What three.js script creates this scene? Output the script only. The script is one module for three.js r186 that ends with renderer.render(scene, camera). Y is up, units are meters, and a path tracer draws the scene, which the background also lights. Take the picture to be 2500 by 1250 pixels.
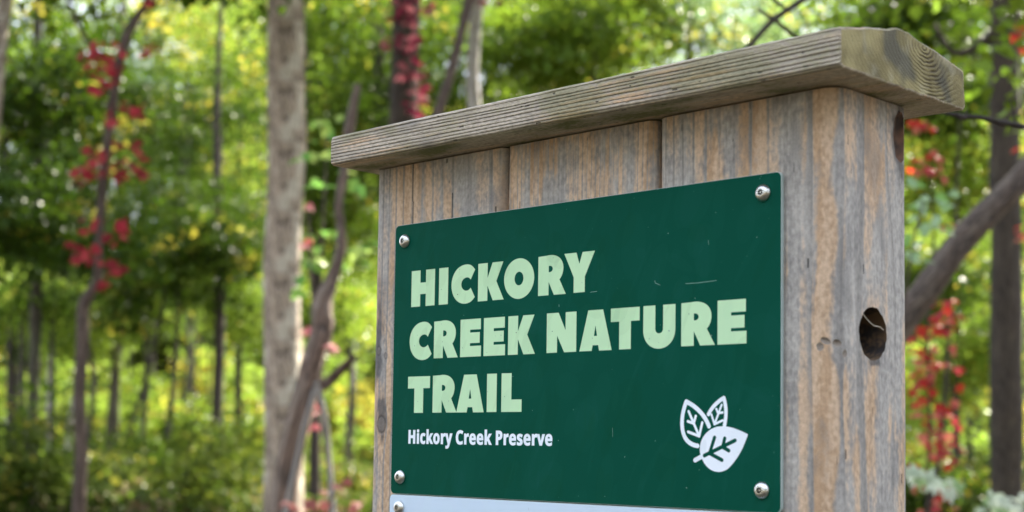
import * as THREE from 'three';
import { ImprovedNoise } from 'three/addons/math/ImprovedNoise.js';
import { mergeGeometries } from 'three/addons/utils/BufferGeometryUtils.js';
import { Brush, Evaluator, SUBTRACTION } from 'three-bvh-csg';

// ---------------------------------------------------------------- camera, sky, sun, exposure
const scene = new THREE.Scene();
const EYE = 1.10, F = 3573, FULLH = 1684.8;
const camera = new THREE.PerspectiveCamera(2 * Math.atan(FULLH / 2 / F) * 180 / Math.PI, 2, 0.05, 900);
camera.setViewOffset(2500, FULLH, 0, 0, 2500, 1250);
camera.position.set(0, EYE, 0);
camera.rotation.set(0.06686, 0, 0.01387, 'XYZ');
camera.focus = 1.06;
camera.userData.fStop = camera.getFocalLength() / 6.6;
camera.updateMatrixWorld(true);

const SUN = new THREE.Vector3(Math.sin(0.62) * 0.70, 0.715, -Math.cos(0.62) * 0.70).normalize();
const sun = new THREE.DirectionalLight(new THREE.Color(1.0, 0.92, 0.78), 5);
sun.position.copy(SUN).multiplyScalar(80); sun.shadow.radius = 1.5; sun.castShadow = true;
Object.assign(sun.shadow.camera, { left: -60, right: 60, top: 60, bottom: -60, near: 1, far: 250 });
scene.add(sun, sun.target);
{
  const w = 256, h = 128, d = new Float32Array(w * h * 4);
  for (let j = 0; j < h; j++) for (let i = 0; i < w; i++) {
    const el = ((j + 0.5) / h - 0.5) * Math.PI, t = Math.pow(Math.max(0, Math.sin(el)), 0.55), o = (j * w + i) * 4;
    const a = [0.37, 0.385, 0.415], b = [0.235, 0.28, 0.37];
    for (let c = 0; c < 3; c++) d[o + c] = a[c] + (b[c] - a[c]) * t;
    d[o + 3] = 1;
  }
  const sky = new THREE.DataTexture(d, w, h, THREE.RGBAFormat, THREE.FloatType);
  sky.mapping = THREE.EquirectangularReflectionMapping; sky.magFilter = sky.minFilter = THREE.LinearFilter; sky.needsUpdate = true;
  scene.background = sky; scene.environment = sky;
}
const renderer = new THREE.WebGLRenderer();
renderer.toneMapping = THREE.LinearToneMapping;
renderer.toneMappingExposure = 7.8;
renderer.shadowMap.enabled = true;

// ---------------------------------------------------------------- helpers
let seed = 12345;
const rnd = () => { seed |= 0; seed = seed + 0x6D2B79F5 | 0; let t = Math.imul(seed ^ seed >>> 15, 1 | seed); t = t + Math.imul(t ^ t >>> 7, 61 | t) ^ t; return ((t ^ t >>> 14) >>> 0) / 4294967296; };
const rr = (a, b) => a + (b - a) * rnd();
const gauss = () => (rnd() + rnd() + rnd() + rnd() - 2) * 1.0;
const noiseGen = new ImprovedNoise();
const N = (x, y, z = 0) => noiseGen.noise(x, y, z);
const fbm = (x, y, z, o = 3) => { let a = 0, s = 0.5; for (let k = 0; k < o; k++) { a += s * N(x, y, z + k * 7.3); x *= 2.03; y *= 2.03; s *= 0.5; } return a; };
const ss = (a, b, x) => { const t = Math.min(1, Math.max(0, (x - a) / (b - a))); return t * t * (3 - 2 * t); };
const mix3 = (a, b, t) => [a[0] + (b[0] - a[0]) * t, a[1] + (b[1] - a[1]) * t, a[2] + (b[2] - a[2]) * t];
const V = (x, y, z) => new THREE.Vector3(x, y, z);
const lin2s = (c) => { c = Math.min(1, Math.max(0, c)); return Math.round(255 * (c <= 0.0031308 ? 12.92 * c : 1.055 * Math.pow(c, 1 / 2.4) - 0.055)); };
// a point at a pixel of the 2500 x 1250 photograph and a distance in front of the lens
function at(px, py, dist) {
  const q = V((px - 1250) / F, (FULLH / 2 - py) / F, -1).applyQuaternion(camera.quaternion);
  return q.multiplyScalar(dist / -q.z).add(camera.position);
}
const terrain = (x, z) => { const d = Math.hypot(x, z); return 0.017 * Math.max(0, d - 10) * (d < 90 ? 1 : 90 / d) + 0.10 * N(x * 0.12, z * 0.12, 3) * ss(3, 12, d); };
const used = {};
function numbered(n) { used[n] = (used[n] ?? -1) + 1; return used[n] ? n + '_' + String(used[n]).padStart(3, '0') : n; }
function shadow(m) { m.castShadow = m.receiveShadow = true; return m; }
function thing(name, label, category, group, pos) {
  const g = new THREE.Group(); g.name = numbered(name); g.userData = { label, category };
  if (group) g.userData.group = group;
  if (pos) g.position.copy(pos);
  scene.add(g); return g;
}
function part(parent, name, geo, mat, ud) { const m = shadow(new THREE.Mesh(geo, mat)); m.name = name; if (ud) Object.assign(m.userData, ud); parent.add(m); return m; }
function tex(w, h, fn, srgb, repeat) {
  const d = new Uint8Array(w * h * 4), o = [0, 0, 0];
  for (let j = 0; j < h; j++) for (let i = 0; i < w; i++) {
    fn(i, j, o); const k = (j * w + i) * 4;
    for (let c = 0; c < 3; c++) d[k + c] = srgb ? lin2s(o[c]) : Math.round(255 * Math.min(1, Math.max(0, o[c])));
    d[k + 3] = 255;
  }
  const t = new THREE.DataTexture(d, w, h); t.magFilter = t.minFilter = THREE.LinearFilter;
  if (srgb) t.colorSpace = THREE.SRGBColorSpace;
  if (repeat) t.wrapS = t.wrapT = THREE.RepeatWrapping;
  t.needsUpdate = true; return t;
}

// ---------------------------------------------------------------- ground
{
  const g = new THREE.PlaneGeometry(2, 2, 150, 150); g.rotateX(-Math.PI / 2);
  const p = g.attributes.position, uv = g.attributes.uv;
  for (let i = 0; i < p.count; i++) {
    const x = Math.sign(p.getX(i)) * Math.pow(Math.abs(p.getX(i)), 2.2) * 380, z = Math.sign(p.getZ(i)) * Math.pow(Math.abs(p.getZ(i)), 2.2) * 380;
    p.setXYZ(i, x, terrain(x, z), z); uv.setXY(i, x / 6, z / 6);
  }
  g.computeVertexNormals();
  const map = tex(512, 512, (i, j, o) => {
    const x = i / 512, y = j / 512, a = fbm(x * 9, y * 9, 1, 4), b = fbm(x * 60, y * 60, 5, 2);
    let c = mix3([0.07, 0.05, 0.028], [0.035, 0.026, 0.015], ss(-0.2, 0.3, b));
    c = mix3(c, [0.05, 0.065, 0.018], ss(0.0, 0.35, a)); c = mix3(c, [0.15, 0.105, 0.055], ss(0.28, 0.4, fbm(x * 90, y * 90, 9, 2)));
    o[0] = c[0]; o[1] = c[1]; o[2] = c[2];
  }, true, true);
  const m = shadow(new THREE.Mesh(g, new THREE.MeshStandardMaterial({ map, roughness: 0.95 })));
  m.name = 'ground'; m.userData = { kind: 'structure', label: 'leaf strewn forest floor', category: 'ground' }; scene.add(m);
}

// ---------------------------------------------------------------- trail marker: wood materials
// grain runs along v; u is measured round the timber, both in metres
function wood(wpx, hpx, U, Vv, o) {
  const col = new Float32Array(wpx * hpx * 3), hgt = new Float32Array(wpx * hpx);
  for (let j = 0; j < hpx; j++) for (let i = 0; i < wpx; i++) {
    let u = (i + 0.5) / wpx * U, v = (j + 0.5) / hpx * Vv; const k = j * wpx + i;
    let du = 0, knot = 0, knotRim = 0;
    for (const [ku, kv, kr] of o.bends ?? []) { const a = u - ku, d = Math.hypot(a, (v - kv) * 0.55); du += Math.sign(a) * kr * 0.45 * Math.exp(-Math.pow(d / (kr * 1.9), 2)) * Math.min(1, Math.abs(a) / (kr * 0.7)); }
    for (const [ku, kv, kr] of o.knots ?? []) {
      const a = u - ku, b = (v - kv) * 0.62, d = Math.hypot(a, b), f = Math.exp(-Math.pow(d / (kr * 2.2), 2));
      du += Math.sign(a) * kr * 0.9 * f * Math.min(1, Math.abs(a) / (kr * 0.5));
      const e = d + kr * 0.25 * N(u * 120, v * 120, 2);
      knot = Math.max(knot, 1 - ss(kr * 0.8, kr * 1.05, e)); knotRim = Math.max(knotRim, Math.exp(-Math.pow((e - kr) / (kr * 0.18), 2)));
    }
    const uu = u - du + 0.0035 * N(u * 12 + o.s, v * 1.3, 4) + 0.0009 * N(u * 40, v * 6, o.s);
    const q = (o.grow ? Math.log(1 + o.grow * Math.max(0, uu + 0.01) / o.ring) / o.grow : uu / o.ring) + 0.7 * N(uu * 22 + o.s, v * 0.35, 8) + (o.wide ? 0.55 * N(uu * 210, v * 0.9, 3) : 0), s = q - Math.floor(q), rid = Math.floor(q), late = ss(o.wide ? 0.45 : 0.70, 0.93, s) * (1 - ss(0.95, 1.0, s)) * (0.45 + 0.55 * ss(-0.35, 0.2, N(rid * 5.1, v * 7, 2)));
    const fib = N(u * 900, v * 34, o.s), fib2 = N(u * 330, v * 16, o.s + 3), grit = N(u * 1000, v * 800, o.s + 9), grit2 = N(u * 420, v * 260, o.s + 19);
    const blot = fbm(u * 30 + o.s, v * 13, 11, 3), streak = N(u * 105 + o.s, v * 12, 5), own = N(rid * 3.7 + o.s, v * 12, 15);
    let bias = 0; for (const [bu, bw, ba] of o.bands ?? []) bias += ba * Math.exp(-Math.pow((u - bu) / bw, 2));
    const or = ss(0.03, 0.36, 0.85 * blot + 0.26 * streak + 0.34 * own + 0.12 * fib2 + 0.12 * grit2 + 0.05 * grit + o.orange + bias - 0.5 * late);
    let c = mix3(o.grey0, o.grey1, ss(-0.75, 0.6, 0.35 * fib2 + 0.9 * fbm(u * 45, v * 20, 41 + o.s, 2) + 0.35 * grit2 + 0.15 * fib));
    c = mix3(c, mix3([0.50, 0.30, 0.155], [0.62, 0.415, 0.26], ss(-0.3, 0.4, streak + 0.4 * grit2)), or * 0.80);
    const lineZone = o.lines ? o.lines(u) : 1;
    c = mix3(c, o.late, late * o.lateAmt * lineZone * (0.8 + 0.5 * fib2));
    const dirt = ss(0.16, 0.40, fbm(u * 45, v * 16, 21 + o.s, 3) + 0.12 * grit2 + (o.dirt ?? 0)); c = mix3(c, [0.135, 0.125, 0.118], dirt * 0.45);
    for (const [su, sv, sw, sh] of o.scorch ?? []) c = mix3(c, [0.09, 0.085, 0.085], ss(0.1, 0.5, Math.exp(-Math.pow((u - su) / sw, 2) - Math.pow((v - sv) / sh, 2)) + 0.7 * fbm(u * 200, v * 60, 51, 3) - 0.25) * 0.85);
    if (o.moss) c = mix3(c, o.moss, ss(-0.08, 0.28, fbm(u * 30, v * 14, 31, 3) + 0.2 * grit2) * o.mossAmt * (2 - lineZone));
    c = mix3(c, [0.20, 0.165, 0.14], knot * 0.55 * (o.knotDark ?? 1)); c = mix3(c, [0.05, 0.04, 0.035], knotRim * 0.6);
    const g = 1 + 0.16 * grit + 0.16 * grit2 + 0.08 * fib;
    for (let m = 0; m < 3; m++) col[k * 3 + m] = c[m] * g;
    hgt[k] = 0.5 + (o.lateUp ?? -0.3) * late * lineZone + 0.08 * fib + 0.10 * grit + 0.10 * grit2 + 0.08 * fib2 - 0.3 * knotRim;
  }
  // checks (drying cracks), nail marks and specks
  const R = (n) => { const t = Math.sin(n * 91.7 + o.s * 13.1) * 43758.5; return t - Math.floor(t); };
  for (let n = 0; n < (o.specks ?? 40); n++) {
    const ci = Math.floor(R(n) * wpx), cj = Math.floor(R(n + 500) * hpx), rj = 1 + Math.floor(R(n + 900) * 4), ri = R(n + 300) > 0.6 ? 1 : 0;
    for (let b = -rj; b <= rj; b++) for (let a = -ri; a <= ri; a++) { const i = ci + a, j = cj + b; if (i < 0 || j < 0 || i >= wpx || j >= hpx) continue; const k = j * wpx + i; for (let m = 0; m < 3; m++) col[k * 3 + m] *= 0.28; hgt[k] -= 0.3; }
  }
  for (const [cu, v0, v1] of o.cracks ?? []) for (let j = Math.max(0, Math.floor(v0 / Vv * hpx)); j < Math.min(hpx, v1 / Vv * hpx); j++) {
    const v = j / hpx * Vv, i = Math.round((cu + 0.0022 * N(v * 7, cu * 50, 1)) / U * wpx); if (i < 0 || i >= wpx) continue;
    for (const [di, f] of [[0, 0.14], [1, 0.3]]) { const k = j * wpx + Math.min(wpx - 1, i + di); for (let m = 0; m < 3; m++) col[k * 3 + m] *= f; hgt[k] -= 0.5; }
  }
  const map = tex(wpx, hpx, (i, j, q) => { const k = (j * wpx + i) * 3; q[0] = col[k]; q[1] = col[k + 1]; q[2] = col[k + 2]; }, true, true);
  const bump = tex(wpx, hpx, (i, j, q) => { q[0] = q[1] = q[2] = hgt[j * wpx + i]; }, false, true);
  return new THREE.MeshStandardMaterial({ map, bumpMap: bump, bumpScale: o.bump ?? 0.0012, roughness: 0.86 });
}
const GREY0 = [0.27, 0.245, 0.225], GREY1 = [0.46, 0.415, 0.37], LATE = [0.13, 0.115, 0.105];

// timber with eased edges, standing along y from 0 to h; face toward +z; uv in shares of (perimeter, height)
function timber(x0, x1, z0, z1, h, r, wob) {
  const pts = [], cs = 5;
  const corner = (cx, cz, a0) => { for (let k = 0; k <= cs; k++) { const a = a0 + k / cs * Math.PI / 2; pts.push([cx + r * Math.cos(a), cz + r * Math.sin(a)]); } };
  // start at the left front corner and go right along the front (z1), then back along the right side
  const list = [];
  corner(x0 + r, z1 - r, Math.PI / 2); const lf = pts.splice(0).reverse();
  corner(x1 - r, z1 - r, 0); const rf = pts.splice(0).reverse();
  corner(x1 - r, z0 + r, -Math.PI / 2); const rb = pts.splice(0).reverse();
  corner(x0 + r, z0 + r, Math.PI); const lb = pts.splice(0).reverse();
  const fill = (a, b, n) => { for (let k = 1; k < n; k++) list.push([a[0] + (b[0] - a[0]) * k / n, a[1] + (b[1] - a[1]) * k / n]); };
  list.push(...lf); fill(lf.at(-1), rf[0], 10); list.push(...rf); fill(rf.at(-1), rb[0], 6); list.push(...rb); fill(rb.at(-1), lb[0], 10); list.push(...lb); fill(lb.at(-1), lf[0], 6); list.push(lf[0]);
  const n = list.length, rows = 60, pos = [], uv = [], idx = [], L = [0];
  for (let i = 1; i < n; i++) L.push(L[i - 1] + Math.hypot(list[i][0] - list[i - 1][0], list[i][1] - list[i - 1][1]));
  const cx = (x0 + x1) / 2, cz = (z0 + z1) / 2;
  for (let j = 0; j <= rows; j++) for (let i = 0; i < n; i++) {
    const y = h * j / rows, [x, z] = list[i], w = 1 + wob * N(i % (n - 1) * 0.5, y * 14, x0 * 30);
    pos.push(cx + (x - cx) * w, y, cz + (z - cz) * w); uv.push(L[i] / L[n - 1], y / h);
  }
  for (let j = 0; j < rows; j++) for (let i = 0; i < n - 1; i++) { const a = j * n + i; idx.push(a, a + 1, a + n, a + 1, a + n + 1, a + n); }
  for (const j of [0, rows]) {
    const c = pos.length / 3; pos.push(cx, h * j / rows, cz); uv.push(0.5, 0.5);
    const base = pos.length / 3; for (let i = 0; i < n; i++) { const k = (j * n + i) * 3; pos.push(pos[k], pos[k + 1], pos[k + 2]); uv.push(uv[(j * n + i) * 2], uv[(j * n + i) * 2 + 1]); }
    for (let i = 0; i < n - 1; i++) j ? idx.push(c, base + i, base + i + 1) : idx.push(c, base + i + 1, base + i);
  }
  const g = new THREE.BufferGeometry(); g.setAttribute('position', new THREE.Float32BufferAttribute(pos, 3)); g.setAttribute('uv', new THREE.Float32BufferAttribute(uv, 2)); g.setIndex(idx); g.computeVertexNormals();
  return { g, per: L[n - 1] };
}

// ---------------------------------------------------------------- trail marker
const MT = V(-0.09288, EYE + 0.16913, -1.14301);                       // upper left corner of the green panel
const W = 0.3606, H = 0.2095, CAP = { z: 0.031, R: 0.4212, L: -0.0472, yb: 0.0489, yt: 0.0720, D: 0.149, rz: -0.042, ry: 0.0863, rear: 0.0745 };
const marker = thing('trail_sign_post', 'weathered timber trail post with gabled cap board and bolted green name panel', 'trail sign', null, V(MT.x, 0, MT.z));
marker.rotation.y = -0.77731;
const gy = MT.y;                                                       // height of the panel's top in the marker
const postTop = gy + CAP.yb - 0.0012, PD = 0.0868, pf = -0.003;
{
  const mats = {
    left: wood(768, 2048, 0.43, postTop, { s: 3.1, ring: 0.0048, grow: 0.09, grey0: GREY0, grey1: GREY1, late: LATE, lateAmt: 0.6, orange: 0.14, knots: [[0.016, gy - 0.156, 0.0042], [0.011, gy - 0.098, 0.0022], [0.019, gy - 0.102, 0.0015]], scorch: [[0.008, gy - 0.095, 0.009, 0.035], [0.016, gy - 0.15, 0.006, 0.02]], specks: 160, bands: [[0.03, 0.02, 0.08], [0.12, 0.02, 0.12]], cracks: [[0.0465, gy - 0.06, postTop], [0.088, gy - 0.01, gy + 0.02]] }),
    mid: wood(768, 2048, 0.43, postTop, { s: 8.4, ring: 0.0042, grey0: GREY0, grey1: GREY1, late: LATE, lateAmt: 0.34, orange: 0.17, specks: 160, bands: [[0.135, 0.012, 0.25], [0.02, 0.02, 0.12]] }),
    right: wood(1024, 2048, 0.43, postTop, { s: 5.7, ring: 0.0046, grow: 0.10, grey0: GREY0, grey1: GREY1, late: LATE, lateAmt: 0.55, orange: 0.18, knots: [[0.218, gy + 0.027, 0.013]], specks: 220, bands: [[0.136, 0.009, 0.40], [0.115, 0.006, -0.15], [0.06, 0.03, 0.10], [0.205, 0.016, -0.10], [0.152, 0.007, -0.12], [0.178, 0.01, 0.08]], bends: [[0.1815, gy - 0.0992, 0.017], [0.145, gy - 0.108, 0.006]], scorch: [[0.1815, gy - 0.1165, 0.008, 0.0035]] }),
  };
  const pl = timber(-0.0288, 0.1164, pf - PD, pf, postTop, 0.0065, 0.004), pm = timber(0.1178, 0.2568, pf - PD, pf - 0.0008, postTop, 0.0065, 0.003), pr = timber(0.2582, 0.3985, pf - PD, pf, postTop, 0.012, 0.003);
  part(marker, 'post', pl.g, mats.left, { label: 'left timber with knots and a dark scorched edge' });
  part(marker, 'post_001', pm.g, mats.mid, { label: 'middle timber with fine straight grain' });
  // the bored hole and the lost edge knot of the right-hand post
  const charred = new THREE.MeshStandardMaterial({ roughness: 0.95, map: tex(128, 128, (i, j, o) => { const a = fbm(i / 16, j / 40, 2, 3), b = N(i / 3, j / 3, 7); const c = mix3([0.13, 0.075, 0.036], [0.022, 0.017, 0.015], ss(-0.25, 0.25, a + 0.3 * b)); o[0] = c[0]; o[1] = c[1]; o[2] = c[2]; }, true, true) });
  const hollow = new THREE.MeshStandardMaterial({ roughness: 0.9, map: tex(128, 128, (i, j, o) => { const a = fbm(i / 24, j / 24, 5, 3); const c = mix3([0.17, 0.085, 0.05], [0.045, 0.028, 0.02], ss(-0.3, 0.3, a)); o[0] = c[0]; o[1] = c[1]; o[2] = c[2]; }, true, true) });
  const ev = new Evaluator(); ev.useGroups = true;
  const holeY = gy - 0.0992, holeZ = pf - 0.0395;
  const bore = new THREE.CylinderGeometry(0.0172, 0.0158, 0.11, 40, 10); bore.rotateZ(Math.PI / 2);
  { const p = bore.attributes.position; for (let i = 0; i < p.count; i++) { const y = p.getY(i), z = p.getZ(i), a = Math.atan2(z, y), s = 1 + 0.05 * N(Math.cos(a) * 3, Math.sin(a) * 3, 2) + 0.05 * N(Math.cos(a) * 9, Math.sin(a) * 9, 6); p.setXYZ(i, p.getX(i), y * s, z * s); } bore.computeVertexNormals(); }
  const A = new Brush(pr.g, mats.right), B = new Brush(bore, charred); B.position.set(0.39, holeY, holeZ); A.updateMatrixWorld(); B.updateMatrixWorld();
  let R = ev.evaluate(A, B, SUBTRACTION);
  const scoop = new THREE.SphereGeometry(1, 32, 24); { const p = scoop.attributes.position; for (let i = 0; i < p.count; i++) { const s = 1 + 0.12 * N(p.getX(i) * 3, p.getY(i) * 3, p.getZ(i) * 3); p.setXYZ(i, p.getX(i) * s, p.getY(i) * s, p.getZ(i) * s); } scoop.computeVertexNormals(); }
  const C = new Brush(scoop, hollow); C.position.set(0.4045, gy + 0.028, pf - PD + 0.0135); C.scale.set(0.0105, 0.021, 0.0105); C.updateMatrixWorld();
  R = ev.evaluate(R, C, SUBTRACTION);
  const torn = new THREE.MeshStandardMaterial({ color: new THREE.Color(0.25, 0.205, 0.165), roughness: 0.95 });
  for (const [x, y, z, sx, sy, sz] of [[0.3910, -0.1060, 0.0007, 0.0050, 0.0024, 0.0026], [0.3968, -0.1072, -0.0028, 0.0036, 0.0026, 0.0034], [0.3995, -0.1125, -0.0078, 0.0022, 0.0036, 0.0028], [0.3865, -0.109, 0.0014, 0.0040, 0.0036, 0.0020]]) { const D = new Brush(scoop, torn); D.position.set(x, gy + y, pf + z); D.scale.set(sx, sy, sz); D.rotation.z = -0.35; D.updateMatrixWorld(); R = ev.evaluate(R, D, SUBTRACTION); }
  part(marker, 'post_002', R.geometry, R.material, { label: 'right timber with a round hole bored in its side' });
  // the wet bolt head inside the hole
  const bolt = new THREE.SphereGeometry(0.0075, 20, 14); bolt.scale(0.7, 1, 1); bolt.translate(0.374, holeY - 0.002, holeZ + 0.006);
  part(marker, 'bolt', bolt, new THREE.MeshStandardMaterial({ color: new THREE.Color(0.30, 0.33, 0.35), metalness: 0.6, roughness: 0.2 }));
  const hair = new THREE.TubeGeometry(new THREE.CatmullRomCurve3([V(0.396, holeY + 0.0135, holeZ + 0.010), V(0.3975, holeY + 0.009, holeZ + 0.006), V(0.399, holeY + 0.005, holeZ), V(0.3995, holeY + 0.0045, holeZ - 0.006), V(0.3985, holeY + 0.003, holeZ - 0.0125)]), 24, 0.00028, 5);
  part(marker, 'splinter', hair, new THREE.MeshStandardMaterial({ color: new THREE.Color(0.6, 0.52, 0.4), roughness: 0.7 }));
}
// cap board
{
  const zf = CAP.z, zb = CAP.z - CAP.D;
  const corners = [[zf, CAP.yb, 0.0028], [zf, CAP.yt, 0.0016], [CAP.rz, CAP.ry, 0.006], [zb, CAP.rear, 0.003], [zb, CAP.yb, 0.002]];
  const outline = [];
  corners.forEach(([z, y, r], i) => {
    const p = V(z, y, 0), a = V(...corners[(i + 4) % 5].slice(0, 2), 0), b = V(...corners[(i + 1) % 5].slice(0, 2), 0);
    const da = a.sub(p).normalize(), db = b.sub(p).normalize(), s = p.clone().addScaledVector(da, r * 1.4), e = p.clone().addScaledVector(db, r * 1.4);
    for (let k = 0; k <= 6; k++) { const t = k / 6, q = s.clone().multiplyScalar((1 - t) * (1 - t)).addScaledVector(p, 2 * t * (1 - t)).addScaledVector(e, t * t); outline.push([q.x, q.y]); }
  });
  // subdivide long runs
  const ring = []; const m = outline.length;
  for (let i = 0; i < m; i++) { const a = outline[i], b = outline[(i + 1) % m], d = Math.hypot(b[0] - a[0], b[1] - a[1]), n = Math.max(1, Math.ceil(d / 0.004)); for (let k = 0; k < n; k++) ring.push([a[0] + (b[0] - a[0]) * k / n, a[1] + (b[1] - a[1]) * k / n]); }
  ring.push(ring[0]);
  const n = ring.length, L = [0]; for (let i = 1; i < n; i++) L.push(L[i - 1] + Math.hypot(ring[i][0] - ring[i - 1][0], ring[i][1] - ring[i - 1][1]));
  const cz = (zf + zb) / 2, cy = (CAP.yb + CAP.yt) / 2 + 0.004, xs = [];
  const bev = 0.0022, Lx = CAP.R - CAP.L;
  const rows = []; for (let k = 0; k <= 4; k++) { const a = k / 4 * Math.PI / 2; rows.push([CAP.L + bev * 1.6 * (1 - Math.sin(a)), bev * 1.6 * (1 - Math.sin(Math.PI / 2 - a + 0) )]); }
  const xlist = [];
  for (let k = 0; k <= 5; k++) { const a = k / 5 * Math.PI / 2; xlist.push([CAP.L + 0.0045 * (1 - Math.cos(Math.PI / 2 - (Math.PI / 2 - a)) ), 0.0045 * (1 - Math.sin(a))]); }
  // the left end is rounded over by 4.5 mm, the right end by 1 mm
  const prof = []; for (let k = 0; k <= 5; k++) { const a = k / 5 * Math.PI / 2; prof.push([CAP.L + 0.0045 * (1 - Math.sin(a)), 0.0045 * (1 - Math.cos(a))]); }
  prof.reverse(); const P = prof.map(([x, i]) => [x, i]).sort((a, b) => a[0] - b[0]);
  for (let k = 1; k < 110; k++) P.push([CAP.L + 0.0045 + (Lx - 0.0065) * k / 110, 0]);
  for (let k = 0; k <= 3; k++) { const a = k / 3 * Math.PI / 2; P.push([CAP.R - 0.0012 + 0.0012 * Math.sin(a), 0.0012 * (1 - Math.cos(a))]); }
  const pos = [], uv = [], idx = [];
  const warp = (x, z, y, i) => { const e = (0.00045 + 0.0009 * ss(0.40, 0.42, x)) * N(x * 60, (i % (n - 1)) * 0.35, 3) + 0.0008 * N(x * 9, (i % (n - 1)) * 0.08, 8); const dz = z - cz, dy = y - cy, d = Math.hypot(dz, dy); return [z + dz / d * e, y + dy / d * e]; };
  for (const [x, ins] of P) for (let i = 0; i < n; i++) {
    let [z, y] = ring[i]; const dz = cz - z, dy = cy - y; z += Math.sign(dz) * Math.min(Math.abs(dz), ins); y += Math.sign(dy) * Math.min(Math.abs(dy), ins * Math.min(1, Math.abs(dy) / 0.008));
    [z, y] = warp(x, z, y, i); pos.push(x, y, z); uv.push(L[i] / L[n - 1], (x - CAP.L) / Lx);
  }
  for (let j = 0; j < P.length - 1; j++) for (let i = 0; i < n - 1; i++) { const a = j * n + i; idx.push(a, a + n, a + 1, a + 1, a + n, a + n + 1); }
  const nSide = idx.length;
  const cap = (j, flip) => {
    const c = pos.length / 3; pos.push(P[j][0], cy, cz); uv.push(0.5, 0.5);
    for (let i = 0; i < n; i++) { const k = (j * n + i) * 3; pos.push(pos[k], pos[k + 1], pos[k + 2]); uv.push((zf - pos[k + 2]) / CAP.D, (pos[k + 1] - CAP.yb) / 0.045); }
    uv[c * 2] = (zf - cz) / CAP.D; uv[c * 2 + 1] = (cy - CAP.yb) / 0.045;
    for (let i = 0; i < n - 1; i++) flip ? idx.push(c, c + 1 + i, c + 2 + i) : idx.push(c, c + 2 + i, c + 1 + i);
  };
  cap(0, true); cap(P.length - 1, false);
  const g = new THREE.BufferGeometry(); g.setAttribute('position', new THREE.Float32BufferAttribute(pos, 3)); g.setAttribute('uv', new THREE.Float32BufferAttribute(uv, 2)); g.setIndex(idx); g.computeVertexNormals();
  g.addGroup(0, nSide, 0); g.addGroup(nSide, idx.length - nSide, 1); g.translate(0, gy, 0);
  const side = wood(1024, 1024, L[n - 1], Lx, { s: 2.2, ring: 0.0026, grey0: [0.31, 0.255, 0.19], grey1: [0.52, 0.43, 0.325], late: [0.07, 0.055, 0.042], lateAmt: 0.88, lateUp: -0.6, wide: 1, orange: 0.05, moss: [0.16, 0.155, 0.055], mossAmt: 0.55, specks: 420, bump: 0.0022, lines: (u) => { const f = u / L[n - 1]; return f < 0.115 ? 1 : f > 0.6 ? 0.12 : 0.6; } });
  // end grain: rings round a pith near the top, lichen and soot patches
  const pith = [0.097, 0.030];
  const hmap = new Float32Array(512 * 256);
  const endMap = tex(512, 256, (i, j, o) => {
    const z = i / 512 * CAP.D, y = j / 256 * 0.045, dz = (z - pith[0]) * 0.62 + (y - pith[1]) * 0.12, dy = y - pith[1], r = Math.hypot(dz, dy * 1.05) + 0.0016 * N(z * 60, y * 60, 3) + 0.0006 * N(z * 220, y * 220, 13);
    const q = r / 0.0025, s = q - Math.floor(q), near = Math.exp(-Math.pow((z - 0.097 - (pith[1] - y) * 0.55) / 0.02, 2)) * (1 - ss(-0.002, 0.003, y - pith[1]) * 0.9) * ss(-0.45, 0.1, fbm(z * 90, y * 90, 61, 2));
    const late = ss(0.35, 0.8, s) * (1 - ss(0.9, 1, s)) * (0.10 + 1.0 * near);
    hmap[j * 512 + i] = 0.7 - 0.6 * late + 0.1 * N(z * 900, y * 900, 1);
    const a = fbm(z * 38, y * 38, 12, 4), b = fbm(z * 26 + 5, y * 30, 17, 3), grit = N(z * 1300, y * 1300, 4);
    let c = mix3([0.34, 0.28, 0.125], [0.19, 0.15, 0.06], ss(-0.25, 0.25, a));
    c = mix3(c, [0.36, 0.32, 0.21], ss(0.05, 0.3, fbm(z * 50, y * 50, 25, 3)) * 0.6);
    c = mix3(c, [0.075, 0.07, 0.052], ss(-0.02, 0.24, b) * 0.8); c = mix3(c, [0.055, 0.036, 0.018], Math.min(1, late) * 0.75);
    if (N(z * 420, y * 420, 33) > 0.62) c = mix3(c, [0.05, 0.04, 0.03], 0.7);
    const g2 = 1 + 0.18 * grit; o[0] = c[0] * g2; o[1] = c[1] * g2; o[2] = c[2] * g2;
  }, true);
  const endBump = tex(512, 256, (i, j, o) => { o[0] = o[1] = o[2] = hmap[j * 512 + i]; }, false);
  const end = new THREE.MeshStandardMaterial({ map: endMap, bumpMap: endBump, bumpScale: 0.0016, roughness: 0.9 });
  part(marker, 'cap_board', g, [side, end]);
}
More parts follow.
